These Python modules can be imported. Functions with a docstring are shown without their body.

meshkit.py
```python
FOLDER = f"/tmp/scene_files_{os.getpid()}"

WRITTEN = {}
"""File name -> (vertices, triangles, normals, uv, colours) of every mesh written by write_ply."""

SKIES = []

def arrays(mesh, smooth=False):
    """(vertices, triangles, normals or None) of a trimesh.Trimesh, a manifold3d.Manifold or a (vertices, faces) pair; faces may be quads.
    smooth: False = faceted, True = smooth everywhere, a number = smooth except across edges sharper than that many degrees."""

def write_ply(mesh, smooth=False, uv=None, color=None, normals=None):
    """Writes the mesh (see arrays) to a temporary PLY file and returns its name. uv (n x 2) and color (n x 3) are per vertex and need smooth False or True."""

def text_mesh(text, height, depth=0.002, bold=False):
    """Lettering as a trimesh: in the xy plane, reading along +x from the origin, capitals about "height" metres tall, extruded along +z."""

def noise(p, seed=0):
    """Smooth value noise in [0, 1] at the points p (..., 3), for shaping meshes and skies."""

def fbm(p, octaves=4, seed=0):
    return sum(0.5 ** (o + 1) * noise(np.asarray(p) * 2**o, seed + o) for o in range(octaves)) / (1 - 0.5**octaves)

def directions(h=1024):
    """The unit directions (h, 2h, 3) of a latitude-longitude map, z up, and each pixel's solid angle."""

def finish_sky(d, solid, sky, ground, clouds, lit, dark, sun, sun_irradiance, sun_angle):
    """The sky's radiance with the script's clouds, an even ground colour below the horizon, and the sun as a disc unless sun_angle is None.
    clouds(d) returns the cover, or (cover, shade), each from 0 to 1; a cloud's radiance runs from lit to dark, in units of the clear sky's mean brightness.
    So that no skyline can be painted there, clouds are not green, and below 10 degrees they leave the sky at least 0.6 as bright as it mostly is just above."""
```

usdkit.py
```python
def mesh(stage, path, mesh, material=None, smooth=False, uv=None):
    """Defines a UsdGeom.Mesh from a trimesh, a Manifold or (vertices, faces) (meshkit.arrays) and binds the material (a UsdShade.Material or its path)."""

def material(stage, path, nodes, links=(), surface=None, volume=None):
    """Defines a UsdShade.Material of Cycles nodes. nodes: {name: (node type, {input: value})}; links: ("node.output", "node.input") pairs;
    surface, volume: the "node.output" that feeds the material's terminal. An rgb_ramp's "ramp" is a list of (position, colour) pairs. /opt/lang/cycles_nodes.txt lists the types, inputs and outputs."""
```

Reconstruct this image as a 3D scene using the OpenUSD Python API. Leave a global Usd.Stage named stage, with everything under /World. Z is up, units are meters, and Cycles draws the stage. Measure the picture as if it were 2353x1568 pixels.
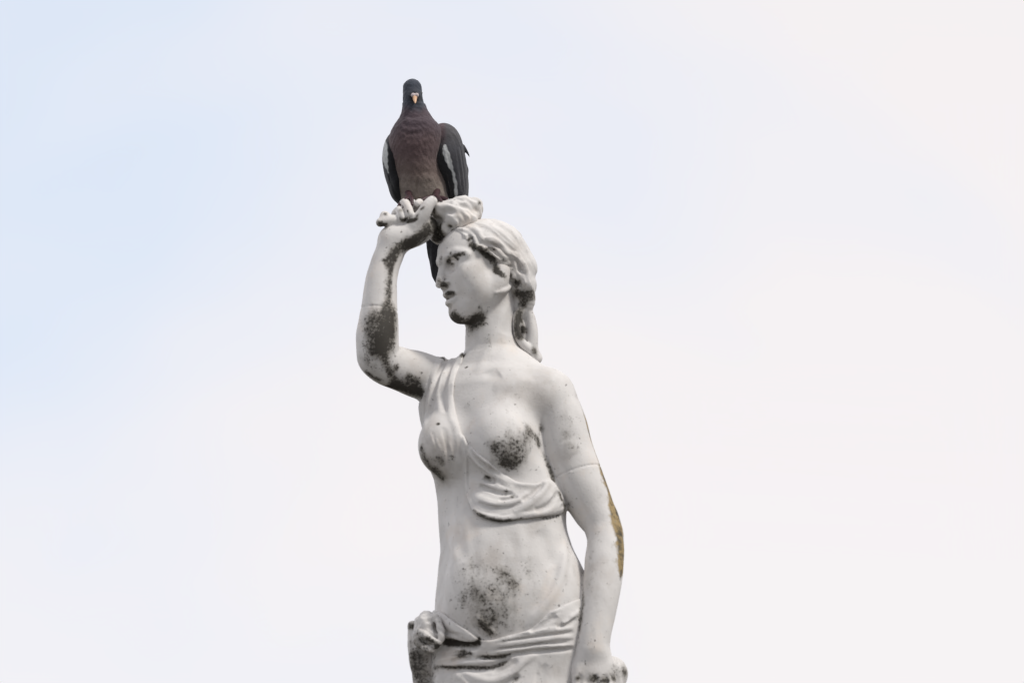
import math, random
import numpy as np
import usdkit
from pxr import Usd, UsdGeom, UsdLux, UsdShade, Sdf, Gf, Vt
from scipy import sparse
from scipy.interpolate import PchipInterpolator
from scipy.ndimage import map_coordinates

stage = Usd.Stage.CreateInMemory()
UsdGeom.SetStageUpAxis(stage, UsdGeom.Tokens.z)
UsdGeom.SetStageMetersPerUnit(stage, 1.0)
world = UsdGeom.Xform.Define(stage, '/World')
stage.SetDefaultPrim(world.GetPrim())
UsdGeom.Scope.Define(stage, '/World/Looks')
random.seed(4)

# ------------------------------------------------------------------ camera
TILT, DIST, AXIS_Z = math.radians(13.0), 14.0, 4.75      # the lens looks up at the statue
cam = UsdGeom.Camera.Define(stage, '/World/camera')
cam.CreateFocalLengthAttr(215.0)
cam.CreateHorizontalApertureAttr(2 * 215.0 * 1.176 / 14.0)
cam.CreateVerticalApertureAttr(2 * 215.0 * 1.176 / 14.0 * 682 / 1024)
cam.CreateClippingRangeAttr(Gf.Vec2f(0.1, 5000))
cam.CreateExposureAttr(0.0)
cam.CreateFStopAttr(5.0)
cam.CreateFocusDistanceAttr(14.95)                         # a little behind the statue: the photograph is soft
eye_m = Gf.Vec3d(0, -DIST * math.cos(TILT), AXIS_Z - DIST * math.sin(TILT))
cx = UsdGeom.Xformable(cam)
cx.AddTranslateOp().Set(eye_m)
cx.AddRotateXOp().Set(90 + math.degrees(TILT))

# ------------------------------------------------------------------ sky and soft sun
SUN_EL, SUN_AZ = math.radians(50), math.radians(124)     # azimuth = atan2(x, y) of the direction to the sun
sky = UsdLux.DomeLight.Define(stage, '/World/sky')
sky_m = usdkit.material(stage, '/World/Looks/sky_material', {
    'sky': ('sky_texture', {'sky_type': 'single_scattering', 'sun_disc': False, 'sun_elevation': SUN_EL, 'sun_rotation': SUN_AZ, 'aerosol_density': 0.6}),
    'co': ('texture_coordinate', {}),
    'map': ('mapping', {'location': (9.27, 0.4, 0.05), 'scale': (5.0, 5.0, 7.0)}),
    'n': ('noise_texture', {'scale': 1.0, 'detail': 4.0, 'roughness': 0.45, 'distortion': 0.3}),
    'r': ('rgb_ramp', {'ramp': [(0.27, (4.45, 5.18, 6.25)), (0.38, (5.32, 5.68, 6.36)), (0.46, (5.98, 5.96, 6.28)), (0.57, (6.54, 6.19, 6.10))]}),   # thin veil to thick white cloud
    'mx': ('mix', {'mix_type': 'mix', 'fac': 0.9}),
    'bg': ('background_shader', {'strength': 0.15}),
}, [('co.generated', 'map.vector'), ('map.vector', 'n.vector'), ('n.fac', 'r.fac'), ('r.color', 'mx.color2'), ('sky.color', 'mx.color1'), ('mx.color', 'bg.color')], surface='bg.background')
UsdShade.MaterialBindingAPI.Apply(sky.GetPrim()).Bind(sky_m)
sky.GetPrim().SetCustomDataByKey('kind', 'structure')
sun = UsdLux.DistantLight.Define(stage, '/World/sun')
sun.CreateNormalizeAttr(True)
sun.CreateIntensityAttr(0.75)
sun.CreateAngleAttr(10.0)
sun.CreateColorAttr(Gf.Vec3f(1.0, 0.96, 0.9))
sx = UsdGeom.Xformable(sun)
# rotates -z onto the direction away from the sun
sx.AddRotateZOp().Set(-math.degrees(SUN_AZ))
sx.AddRotateXOp().Set(-(90 - math.degrees(SUN_EL)))

# ------------------------------------------------------------------ sculpting tools (millimetres about the point the lens is aimed at)
FWD = np.array([0, math.cos(TILT), math.sin(TILT)]); UP = np.array([0, -math.sin(TILT), math.cos(TILT)]); RT = np.array([1.0, 0, 0])
EYE = -DIST * 1000 * FWD


def P(px, py, y):
    """The point at depth y (mm behind the statue's axis) seen at px, py."""
    d = FWD + RT * (px - 1176) / 14000 + UP * (784 - py) / 14000
    return EYE + d * ((y - EYE[1]) / d[1])


def proj(p):
    v = p - EYE
    w = v @ FWD
    return 1176 + 14000 * (v @ RT) / w, 784 - 14000 * (v @ UP) / w


def smin(a, b, k):
    if k <= 0:
        return np.minimum(a, b)
    h = np.maximum(k - np.abs(a - b), 0) / k
    return np.minimum(a, b) - h * h * k * 0.25


def norm(v):
    return np.sqrt(np.einsum('ij,ij->i', v, v))


def resample(pts, step):
    """A smooth curve through the points (columns past the third are carried along), about step mm apart."""
    pts = np.asarray(pts, float)
    if len(pts) < 2:
        return pts
    s = np.concatenate([[0], np.cumsum(np.maximum(np.linalg.norm(np.diff(pts[:, :3], axis=0), axis=1), 1e-3))])
    n = max(2, int(math.ceil(s[-1] / step)) + 1)
    if len(pts) == 2:
        return np.stack([np.interp(np.linspace(0, s[-1], n), s, c) for c in pts.T], 1)
    return PchipInterpolator(s, pts, axis=0)(np.linspace(0, s[-1], n))


def seg_dist(p, q, with_r=False):
    """Distance to a polyline q (n x 3 or n x 4 with radii) and the place along it, 0 to 1."""
    n = len(q) - 1
    keep = range(n)
    if n > 3 and len(p) > 64:                                        # only the segments that can be nearest to these points
        c = (p.min(0) + p.max(0)) / 2
        h = np.linalg.norm(p.max(0) - p.min(0)) / 2
        a, ba = q[:-1, :3], q[1:, :3] - q[:-1, :3]
        t = np.clip(((c - a) * ba).sum(1) / np.maximum((ba * ba).sum(1), 1e-9), 0, 1)
        dc = np.linalg.norm(c - a - t[:, None] * ba, axis=1)
        r1, r0 = (np.maximum(q[:-1, 3], q[1:, 3]), np.minimum(q[:-1, 3], q[1:, 3])) if with_r else (0, 0)
        keep = np.flatnonzero(dc - h - r1 <= (dc + h - r0).min())
    best = np.full(len(p), 1e9); at = np.zeros(len(p))
    for i in keep:
        a, b = q[i, :3], q[i + 1, :3]
        ba = b - a
        w = p - a
        t = np.clip((w @ ba) / max(ba @ ba, 1e-9), 0, 1)
        w -= t[:, None] * ba
        d = norm(w)
        if with_r:
            d = d - (q[i, 3] + t * (q[i + 1, 3] - q[i, 3]))
        m = d < best
        best = np.where(m, d, best); at = np.where(m, (i + t) / n, at)
    return best, at


class Field:
    def __init__(self):
        self.ops = []

    def add(self, kind, fn, c, R, k=0.0):
        self.ops.append((kind, fn, None if c is None else np.asarray(c, float), R, k))

    def ell(self, c, r, rot=None, k=8.0, kind='u', p=None):
        c = np.asarray(c, float); r = np.asarray(r, float); rot = np.eye(3) if rot is None else rot

        def fn(x):
            q = (x - c) @ rot
            k0 = norm(q / r); k1 = norm(q / (r * r))
            return k0 * (k0 - 1) / np.maximum(k1, 1e-9)
        self.add(kind, fn, c, max(r), k)

    def ball(self, c, r, k=8.0, kind='u'):
        self.ell(c, (r, r, r), None, k, kind)

    def tube(self, pts, k=6.0, step=14.0, kind='u'):
        """pts: rows x, y, z, radius."""
        q = resample(pts, step)
        c = (q[:, :3].min(0) + q[:, :3].max(0)) / 2
        R = np.linalg.norm(q[:, :3] - c, axis=1).max() + q[:, 3].max()
        self.add(kind, lambda x: seg_dist(x, q, True)[0], c, R, k)

    def ridge(self, pts, h, w, step=8.0, taper=0.25):
        """Raises (or with h < 0 sinks) the surface along a curve."""
        q = resample(pts, step)[:, :3]
        c = (q.min(0) + q.max(0)) / 2
        R = np.linalg.norm(q - c, axis=1).max() + 2.6 * w

        def fn(x):
            d, t = seg_dist(x, q)
            e = np.clip(np.minimum(t, 1 - t) / max(taper, 1e-3), 0, 1) if taper else 1.0
            e = e * (2 - e) if taper else 1.0
            return -h * np.exp(-(d / w) ** 2) * e
        self.add('d', fn, c, R, 0)

    def ridges(self, specs, step=12.0):
        """Ridges and grooves along curves of pixels, laid on the surface as it is now."""
        runs = [resample(np.array([(a, b, 0.0) for a, b in pix]), step)[:, :2] for pix, _, _ in specs]
        hit = self.ray(np.vstack(runs))
        i = 0
        for r, (_, h, w) in zip(runs, specs):
            self.ridge(hit[i:i + len(r)], h, w); i += len(r)

    def eval(self, x, ops=None):
        x = np.asarray(x, np.float64)
        d = np.full(len(x), 1e3)
        for kind, fn, c, R, k in (self.ops if ops is None else ops):
            if kind == 'u':
                d = smin(d, fn(x), k)
            elif kind == 's':
                d = -smin(-d, fn(x), k)
            elif kind == 'i':
                d = -smin(-d, -fn(x), k)
            elif kind == 'base':
                d = fn(x)
            else:
                d = d + fn(x)
        return d

    def near(self, c, h, ops=None):
        ops = self.ops if ops is None else ops
        if not len(ops):
            return ops
        cc = np.array([c if o[2] is None else o[2] for o in ops]); r = np.array([o[3] + o[4] for o in ops])
        return [ops[i] for i in np.flatnonzero(np.linalg.norm(cc - c, axis=1) - r < h + 10)]

    def ray(self, pix, y0=-330.0):
        """Where the sight lines through these pixels meet the surface."""
        pix = np.asarray(pix, float)
        d = FWD + RT * ((pix[:, 0] - 1176) / 14000)[:, None] + UP * ((784 - pix[:, 1]) / 14000)[:, None]
        d /= np.linalg.norm(d, axis=1, keepdims=True)
        t = (y0 - EYE[1]) / d[:, 1]
        best, tb = np.full(len(t), 1e9), t.copy()
        for _ in range(90):
            v = self.eval(EYE + d * t[:, None])
            m = v < best
            tb = np.where(m & (best > 0.3), t, tb); best = np.where(m, v, best)
            t = t + np.where(best < 0.3, 0, np.clip(v * 0.6, 0.2, 60))
        for _ in range(6):
            v = self.eval(EYE + d * tb[:, None])
            tb = tb + np.where(np.abs(v) < 40, v * 0.7, 0)
        return EYE + d * tb[:, None]


def along(field, pix, step=12.0):
    """A curve on the surface under a curve of pixels."""
    q = resample(np.array([(a, b, 0.0) for a, b, *_ in pix]), step)
    return field.ray(q[:, :2])


def crinkle(specs, seed, n=2, off=(4, 10), h=(1.0, 2.0), w=(2.2, 3.4)):
    """Fine creases that run beside the main folds."""
    rng = np.random.default_rng(seed)
    out = []
    for pix, hh, ww in specs:
        q = resample(np.array([(a, b, 0.0) for a, b in pix]), 6)[:, :2]
        if len(q) < 5 or ww > 20:
            continue
        t = np.gradient(q, axis=0); t /= np.linalg.norm(t, axis=1, keepdims=True) + 1e-9
        for _ in range(n):
            a = rng.integers(0, max(1, len(q) // 2)); b = min(len(q), a + rng.integers(4, max(5, len(q))))
            o = rng.uniform(*off) * rng.choice([-1, 1]) + rng.normal(0, 2) * np.linspace(-1, 1, len(q)) + 1.5 * np.sin(np.arange(len(q)) * rng.uniform(.3, .7))
            p = (q + np.stack([-t[:, 1], t[:, 0]], 1) * o[:, None])[a:b]
            if len(p) >= 4:
                out.append((p[::2] if len(p) > 6 else p, rng.uniform(*h) * rng.choice([-1, 1]), rng.uniform(*w)))
    return out


def uneven(field, amp, s):
    """The slight unevenness of hand-cut stone."""
    def fn(x):
        a, b, c = x[:, 0] / s, x[:, 1] / s, x[:, 2] / s
        return amp * (np.sin(a + 1.7 * np.sin(b * .7 + c * .5)) * np.sin(c * 1.1 + 1.3 * np.sin(a * .6)) + 0.6 * np.sin(2.3 * b + 1.9 * c + 1.2 * np.sin(1.7 * a)))
    field.add('d', fn, None, 0)


def mesh_field(field, lo, hi, vox, smooth=2):
    B = 10
    lo, hi = np.asarray(lo, float), np.asarray(hi, float)
    nb = np.ceil((hi - lo) / (vox * B)).astype(int)
    n = nb * B + 1
    grid = np.full(n, 1e3, np.float32)
    half = vox * B / 2
    S = 4
    o = np.stack(np.meshgrid(*[np.arange(B + 1)] * 3, indexing='ij'), -1).reshape(-1, 3)
    bo = np.stack(np.meshgrid(*[np.arange(S)] * 3, indexing='ij'), -1).reshape(-1, 3)
    for s in np.ndindex(*(-(-nb // S))):
        s = np.array(s) * S
        c = lo + (s * B + S * B / 2) * vox
        ops = field.near(c, half * S * 1.733)
        if not any(k[0] in ('u', 'base') for k in ops):
            continue
        bs = s + bo
        bs = bs[(bs < nb).all(1)]
        centres = lo + (bs * B + B / 2) * vox
        dc = field.eval(centres, ops)
        for b, c, d in zip(bs, centres, dc):
            sl = tuple(slice(i * B, i * B + B + 1) for i in b)
            if d > half * 1.733 * 1.15 + 7:
                continue
            if d < -(half * 1.733 * 1.4 + 14):
                g = grid[sl]
                grid[sl] = np.where(g > 900, -1e3, g)
                continue
            sub = field.near(c, half * 1.733, ops)
            v = field.eval(lo + (b * B + o) * vox, sub).astype(np.float32)
            grid[sl] = v.reshape((B + 1,) * 3)
    ins = grid < 0
    cnt = np.zeros(n - 1, np.uint8)
    for i in (0, 1):
        for j in (0, 1):
            for k in (0, 1):
                cnt += ins[i:n[0] - 1 + i, j:n[1] - 1 + j, k:n[2] - 1 + k]
    cells = np.argwhere((cnt > 0) & (cnt < 8))
    cid = np.full(n - 1, -1, np.int32)
    cid[tuple(cells.T)] = np.arange(len(cells))
    corners = np.array([(i, j, k) for i in (0, 1) for j in (0, 1) for k in (0, 1)])
    val = np.stack([grid[tuple((cells + q).T)] for q in corners], 1)
    acc = np.zeros((len(cells), 3)); num = np.zeros(len(cells))
    for a in range(8):
        for b in range(a + 1, 8):
            if np.abs(corners[a] - corners[b]).sum() == 1:
                x = (val[:, a] < 0) != (val[:, b] < 0)
                t = np.clip(val[:, a] / np.where(x, val[:, a] - val[:, b], 1), 0, 1)
                acc += np.where(x[:, None], corners[a] + t[:, None] * (corners[b] - corners[a]), 0); num += x
    v = lo + (cells + acc / num[:, None]) * vox
    faces = []
    for ax in range(3):
        u, w = (ax + 1) % 3, (ax + 2) % 3
        sl0 = [slice(1, None)] * 3; sl1 = [slice(1, None)] * 3
        sl0 = [slice(1, m - 1) for m in n]; sl1 = list(sl0)
        sl0[ax] = slice(0, n[ax] - 1); sl1[ax] = slice(1, n[ax])
        a, b = ins[tuple(sl0)], ins[tuple(sl1)]
        for sign, m in ((1, a & ~b), (-1, ~a & b)):
            e = np.argwhere(m)
            if not len(e):
                continue
            e = e + np.array([0 if i == ax else 1 for i in range(3)])
            q = []
            for du, dw in ((-1, -1), (0, -1), (0, 0), (-1, 0)):
                c = e.copy(); c[:, u] += du; c[:, w] += dw
                q.append(cid[tuple(c.T)])
            q = np.stack(q, 1)
            faces.append(q if sign > 0 else q[:, ::-1])
    f = np.vstack(faces)
    f = f[(f >= 0).all(1)]
    used = np.unique(f)
    re = np.full(len(v), -1); re[used] = np.arange(len(used))
    v, f = v[used], re[f]
    i = np.concatenate([f[:, [0, 1, 2, 3]].ravel()]); j = f[:, [1, 2, 3, 0]].ravel()
    A = sparse.coo_matrix((np.ones(len(i)), (i, j)), (len(v), len(v))).tocsr()
    A = ((A + A.T) > 0).astype(float)
    A = sparse.diags(1 / np.maximum(np.asarray(A.sum(1)).ravel(), 1)) @ A
    for _ in range(smooth):
        v = v + 0.5 * (A @ v - v)
        v = v - 0.5 * (A @ v - v)
    return v, f


# ------------------------------------------------------------------ materials
def marble(name, base=(0.555, 0.536, 0.520), rough=0.66):
    def b(k, w=1.0):
        return (base[0] * k * w, base[1] * k, base[2] * k / w)
    return usdkit.material(stage, '/World/Looks/' + name, {
        'g': ('texture_coordinate', {}),
        'st': ('attribute', {'attribute': 'stain_shade'}), 'li': ('attribute', {'attribute': 'lichen'}),
        'n1': ('noise_texture', {'scale': 7.0, 'detail': 6.0, 'roughness': 0.62}),
        'c1': ('rgb_ramp', {'ramp': [(0.26, b(0.66, 1.04)), (0.38, b(0.86, 1.02)), (0.47, b(0.97, 1.0)), (0.55, b(1.02)), (0.63, b(1.0, 1.035)), (0.74, b(0.92, 1.08))]}),
        'n2': ('noise_texture', {'scale': 48.0, 'detail': 7.0, 'roughness': 0.70, 'distortion': 0.25}),
        'n3': ('noise_texture', {'scale': 170.0, 'detail': 3.0, 'roughness': 0.6}),
        'sp': ('noise_texture', {'scale': 68.0, 'detail': 2.0, 'roughness': 0.5}),
        # a thin grey film that spreads round the grime and the painted shade
        'f1': ('math', {'math_type': 'multiply_add', 'value2': 1.5}),
        'f0': ('math', {'math_type': 'multiply_add', 'value2': 1.1, 'value3': -0.55}),
        'm5': ('mapping', {'scale': (26.0, 26.0, 3.5)}), 'n5': ('noise_texture', {'scale': 1.0, 'detail': 3.0, 'roughness': 0.6}),   # rain streaks
        'f2': ('math', {'math_type': 'multiply_add', 'value2': 1.1, 'value3': -0.58}), 'f3': ('math', {'math_type': 'add'}),
        'fr': ('map_range', {'range_type': 'smoothstep', 'from_min': 0.04, 'from_max': 1.0, 'to_min': 0.0, 'to_max': 0.82, 'clamp': True}),
        'film': ('mix', {'mix_type': 'mix', 'color2': (0.125, 0.112, 0.092)}),
        # black crust and painted recess shade where the stain is strongest
        'k1': ('math', {'math_type': 'multiply_add', 'value2': 2.9, 'value3': -1.45}),
        'k2': ('math', {'math_type': 'multiply_add', 'value2': 3.4, 'value3': -1.7}),
        'k3': ('math', {'math_type': 'add'}),
        'k4': ('math', {'math_type': 'multiply_add', 'value2': 1.75}),
        'kr': ('map_range', {'range_type': 'smoothstep', 'from_min': 0.5, 'from_max': 1.6, 'to_min': 0.0, 'to_max': 0.94, 'clamp': True}),
        'dirt_shade': ('mix', {'mix_type': 'mix', 'color2': (0.028, 0.024, 0.019)}),
        'lr': ('math', {'math_type': 'multiply_add', 'value2': 2.0}),
        'lm': ('map_range', {'range_type': 'smoothstep', 'from_min': 0.35, 'from_max': 1.35, 'to_min': 0.0, 'to_max': 1.0, 'clamp': True}),
        'lcol': ('rgb_ramp', {'ramp': [(0.36, (0.04, 0.035, 0.025)), (0.44, (0.11, 0.085, 0.045)), (0.51, (0.22, 0.16, 0.075)), (0.58, (0.28, 0.205, 0.095)), (0.66, (0.22, 0.18, 0.115)), (0.78, (0.36, 0.33, 0.27))]}),
        'lich': ('mix', {'mix_type': 'mix'}),
        # pinholes and specks scattered over the stone
        'spr': ('map_range', {'range_type': 'smoothstep', 'from_min': 0.295, 'from_max': 0.23, 'to_min': 0.0, 'to_max': 0.75, 'clamp': True}),
        'speck': ('mix', {'mix_type': 'mix', 'color2': (0.12, 0.11, 0.10)}),
        'hs': ('math', {'math_type': 'multiply_add', 'value2': 0.6}),
        'b': ('bump', {'strength': 0.28, 'distance': 0.002}),
        'p': ('principled_bsdf', {'roughness': rough, 'specular_ior_level': 0.3}),
    }, [('g.object', 'n1.vector'), ('g.object', 'n2.vector'), ('g.object', 'n3.vector'), ('g.object', 'sp.vector'), ('n1.fac', 'c1.fac'),
        ('n2.fac', 'k1.value1'), ('n3.fac', 'k2.value1'), ('k1.value', 'k3.value1'), ('k2.value', 'k3.value2'),
        ('st.fac', 'k4.value1'), ('k3.value', 'k4.value3'), ('k4.value', 'kr.value'),
        ('n2.fac', 'f0.value1'), ('st.fac', 'f1.value1'), ('g.object', 'm5.vector'), ('m5.vector', 'n5.vector'), ('n5.fac', 'f2.value1'), ('f2.value', 'f3.value1'), ('f0.value', 'f3.value2'), ('f3.value', 'f1.value3'), ('f1.value', 'fr.value'),
        ('sp.fac', 'spr.value'), ('spr.result', 'speck.fac'), ('c1.color', 'speck.color1'),
        ('fr.result', 'film.fac'), ('speck.color', 'film.color1'), ('kr.result', 'dirt_shade.fac'), ('film.color', 'dirt_shade.color1'),
        ('li.fac', 'lr.value1'), ('k1.value', 'lr.value3'), ('lr.value', 'lm.value'), ('n2.fac', 'lcol.fac'),
        ('lm.result', 'lich.fac'), ('dirt_shade.color', 'lich.color1'), ('lcol.color', 'lich.color2'),
        ('n2.fac', 'hs.value1'), ('n3.fac', 'hs.value3'), ('hs.value', 'b.height'), ('b.normal', 'p.normal'), ('lich.color', 'p.base_color')], surface='p.BSDF')


M_STONE = marble('weathered_marble')
M_PLUM = usdkit.material(stage, '/World/Looks/plumage', {
    'g': ('texture_coordinate', {}), 'a': ('attribute', {'attribute': 'tint'}),
    'm': ('mapping', {'scale': (1.0, 1.0, 0.55)}),
    'v': ('voronoi_texture', {'scale': 80.0, 'feature': 'smooth_f1', 'smoothness': 0.4}),
    'n': ('noise_texture', {'scale': 160.0, 'detail': 4.0, 'roughness': 0.65}),
    'r': ('rgb_ramp', {'ramp': [(0.25, (0.78,) * 3), (0.7, (1.16,) * 3)]}),
    'x': ('mix', {'mix_type': 'multiply', 'fac': 1.0}),
    'h': ('math', {'math_type': 'add'}),
    'b': ('bump', {'strength': 0.45, 'distance': 0.004}),
    'p': ('principled_bsdf', {'roughness': 0.75, 'specular_ior_level': 0.2, 'sheen_weight': 0.15, 'sheen_roughness': 0.5}),
}, [('g.object', 'm.vector'), ('m.vector', 'v.vector'), ('g.object', 'n.vector'), ('n.fac', 'r.fac'), ('a.color', 'x.color1'), ('r.color', 'x.color2'),
    ('x.color', 'p.base_color'), ('v.distance', 'h.value1'), ('n.fac', 'h.value2'), ('h.value', 'b.height'), ('b.normal', 'p.normal')], surface='p.BSDF')


def plain(name, col, rough=0.6, scale=60.0, amp=0.25):
    lo, hi = [tuple(c * s for c in col) for s in (1 - amp, 1 + amp)]
    return usdkit.material(stage, '/World/Looks/' + name, {
        'g': ('texture_coordinate', {}), 'n': ('noise_texture', {'scale': scale, 'detail': 4.0}), 'r': ('rgb_ramp', {'ramp': [(0.3, lo), (0.7, hi)]}),
        'b': ('bump', {'strength': 0.3, 'distance': 0.002}), 'p': ('principled_bsdf', {'roughness': rough})},
        [('g.object', 'n.vector'), ('n.fac', 'r.fac'), ('r.color', 'p.base_color'), ('n.fac', 'b.height'), ('b.normal', 'p.normal')], surface='p.BSDF')


# ------------------------------------------------------------------ scene tree
HERE = (0, 0, AXIS_Z)


def thing(name, label, cat, loc=HERE):
    x = UsdGeom.Xform.Define(stage, '/World/' + name)
    x.AddTranslateOp().Set(Gf.Vec3d(*loc))
    p = x.GetPrim()
    p.SetCustomDataByKey('label', label); p.SetCustomDataByKey('category', cat)
    return str(x.GetPath())


ORIGIN = np.zeros(3)


def part(parent, name, mesh, material, label=None, attrs=(), smooth=True):
    v, f = mesh
    g = usdkit.mesh(stage, f'{parent}/{name}', ((v - ORIGIN) / 1000.0, f), material, smooth=smooth)
    for key, a in attrs:
        a = np.asarray(a, np.float32)
        if a.ndim == 1:
            UsdGeom.PrimvarsAPI(g).CreatePrimvar(key, Sdf.ValueTypeNames.FloatArray, 'vertex').Set(Vt.FloatArray.FromNumpy(a))
        else:
            UsdGeom.PrimvarsAPI(g).CreatePrimvar(key, Sdf.ValueTypeNames.Color3fArray, 'vertex').Set(Vt.Vec3fArray.FromNumpy(a))
    if label:
        g.GetPrim().SetCustomDataByKey('label', label)
    return str(g.GetPath())


def poly_sd(px, py, poly):
    """Signed distance to a polygon in the plane (negative inside)."""
    poly = np.asarray(poly, float)
    d = np.full(len(px), 1e9); inside = np.zeros(len(px), bool)
    for a, b in zip(poly, np.roll(poly, -1, 0)):
        e = b - a
        wx, wy = px - a[0], py - a[1]
        t = np.clip((wx * e[0] + wy * e[1]) / max(e @ e, 1e-9), 0, 1)
        d = np.minimum(d, np.hypot(wx - t * e[0], wy - t * e[1]))
        c = (a[1] > py) != (b[1] > py)
        with np.errstate(divide='ignore', invalid='ignore'):
            inside ^= c & (px < (b[0] - a[0]) * (py - a[1]) / (b[1] - a[1] + 1e-12) + a[0])
    return np.where(inside, -d, d)


def curve_poly(pts, step=10):
    """A polygon smoothed through its points."""
    q = resample(np.array([(a, b, 0) for a, b in pts] + [(*pts[0], 0)]), step)
    return q[:-1, :2]


def T(*rows):
    """Rows px, py, depth, radius -> x, y, z, radius."""
    return np.array([(*P(a, b, c), r) for a, b, c, r in rows])


VOX = 2.35
# ================================================================== THE STATUE'S BODY
body = Field()
# --- torso: cross sections turned towards the left, read off level by level
ROWS = np.array([  # py, left, right, depth of the axis, turn (degrees), depth/width
    (804, 1098, 1166, 12, 25, .8), (820, 1066, 1190, 13, 25, .74), (842, 1032, 1216, 14, 25, .66), (865, 994, 1246, 10, 26, .60), (900, 978, 1260, 4, 27, .62), (950, 977, 1258, 0, 27, .68), (1000, 982, 1258, 0, 27, .70),
    (1050, 990, 1266, 0, 26, .70), (1100, 1000, 1284, 0, 25, .70), (1150, 1008, 1300, 0, 23, .70), (1200, 1011, 1297, 0, 22, .70), (1250, 1014, 1308, 0, 20, .70),
    (1300, 1010, 1329, 2, 18, .70), (1350, 1005, 1344, 5, 16, .69), (1400, 1001, 1352, 8, 14, .68), (1450, 997, 1355, 10, 12, .68), (1500, 991, 1355, 10, 10, .68),
    (1568, 985, 1352, 10, 10, .68), (1640, 978, 1350, 10, 10, .7), (1720, 974, 1350, 10, 10, .7), (1800, 972, 1350, 10, 10, .7)], float)
RZ = np.array([P(1176, r[0], 0)[2] for r in ROWS])
zt = np.arange(RZ.min() - 5, RZ.max() + 5, 1.0)
_o = np.argsort(RZ)
TAB = [PchipInterpolator(RZ[_o], c[_o], extrapolate=True)(zt) for c in ((ROWS[:, 1] + ROWS[:, 2]) / 2 - 1176, (ROWS[:, 2] - ROWS[:, 1]) / 2, ROWS[:, 3], np.radians(ROWS[:, 4]), ROWS[:, 5])]


def torso(x):
    z = x[:, 2]
    c, w, cy, ph, ra = [np.interp(z, zt, t) for t in TAB]
    co, si = np.cos(ph), np.sin(ph)
    a = w / np.sqrt(co * co + (ra * si) ** 2)
    qx, qy = x[:, 0] - c, x[:, 1] - cy
    la, fo = np.abs(qx * co - qy * si) / a, np.abs(-qx * si - qy * co) / (a * ra)
    n = 2.25
    d = ((la ** n + fo ** n) ** (1 / n) - 1) * a * np.minimum(ra, 1)
    return np.maximum(d, np.maximum(z - RZ.max(), RZ.min() - z))


body.add('u', torso, (0, 0, (RZ.min() + RZ.max()) / 2), 560, 0)
# breasts, belly, hips
body.ell(P(1017, 1022, -60), (51, 49, 62), None, 46)
body.ell(P(1147, 1010, -114), (60, 47, 66), None, 50)
body.ell(P(1122, 1350, -97), (94, 54, 108), None, 64)
body.ell(P(1150, 1230, -70), (95, 52, 90), None, 60)
body.ell(P(1270, 1430, -20), (72, 92, 120), None, 60)
# neck and shoulders
body.tube(T((1134, 845, 20, 66), (1128, 800, 14, 59), (1126, 760, 10, 57), (1128, 715, 8, 55), (1130, 670, 10, 55)), 44)
body.tube(T((1140, 826, 24, 44), (1200, 858, 0, 42), (1256, 912, -30, 50)), 30)
body.tube(T((1120, 836, 40, 36), (1055, 867, 55, 38), (1005, 874, 60, 47)), 26)
body.ell(P(1258, 918, -42), (66, 64, 72), None, 24)
trunk = Field()
trunk.ops = list(body.ops)                                          # what the cloth lies on: no arms
trunk.ell(P(1010, 920, 30), (34, 50, 50), None, 30)
trunk.tube(T((1010, 878, 58, 49), (975, 868, 40, 53)), 12)
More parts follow.
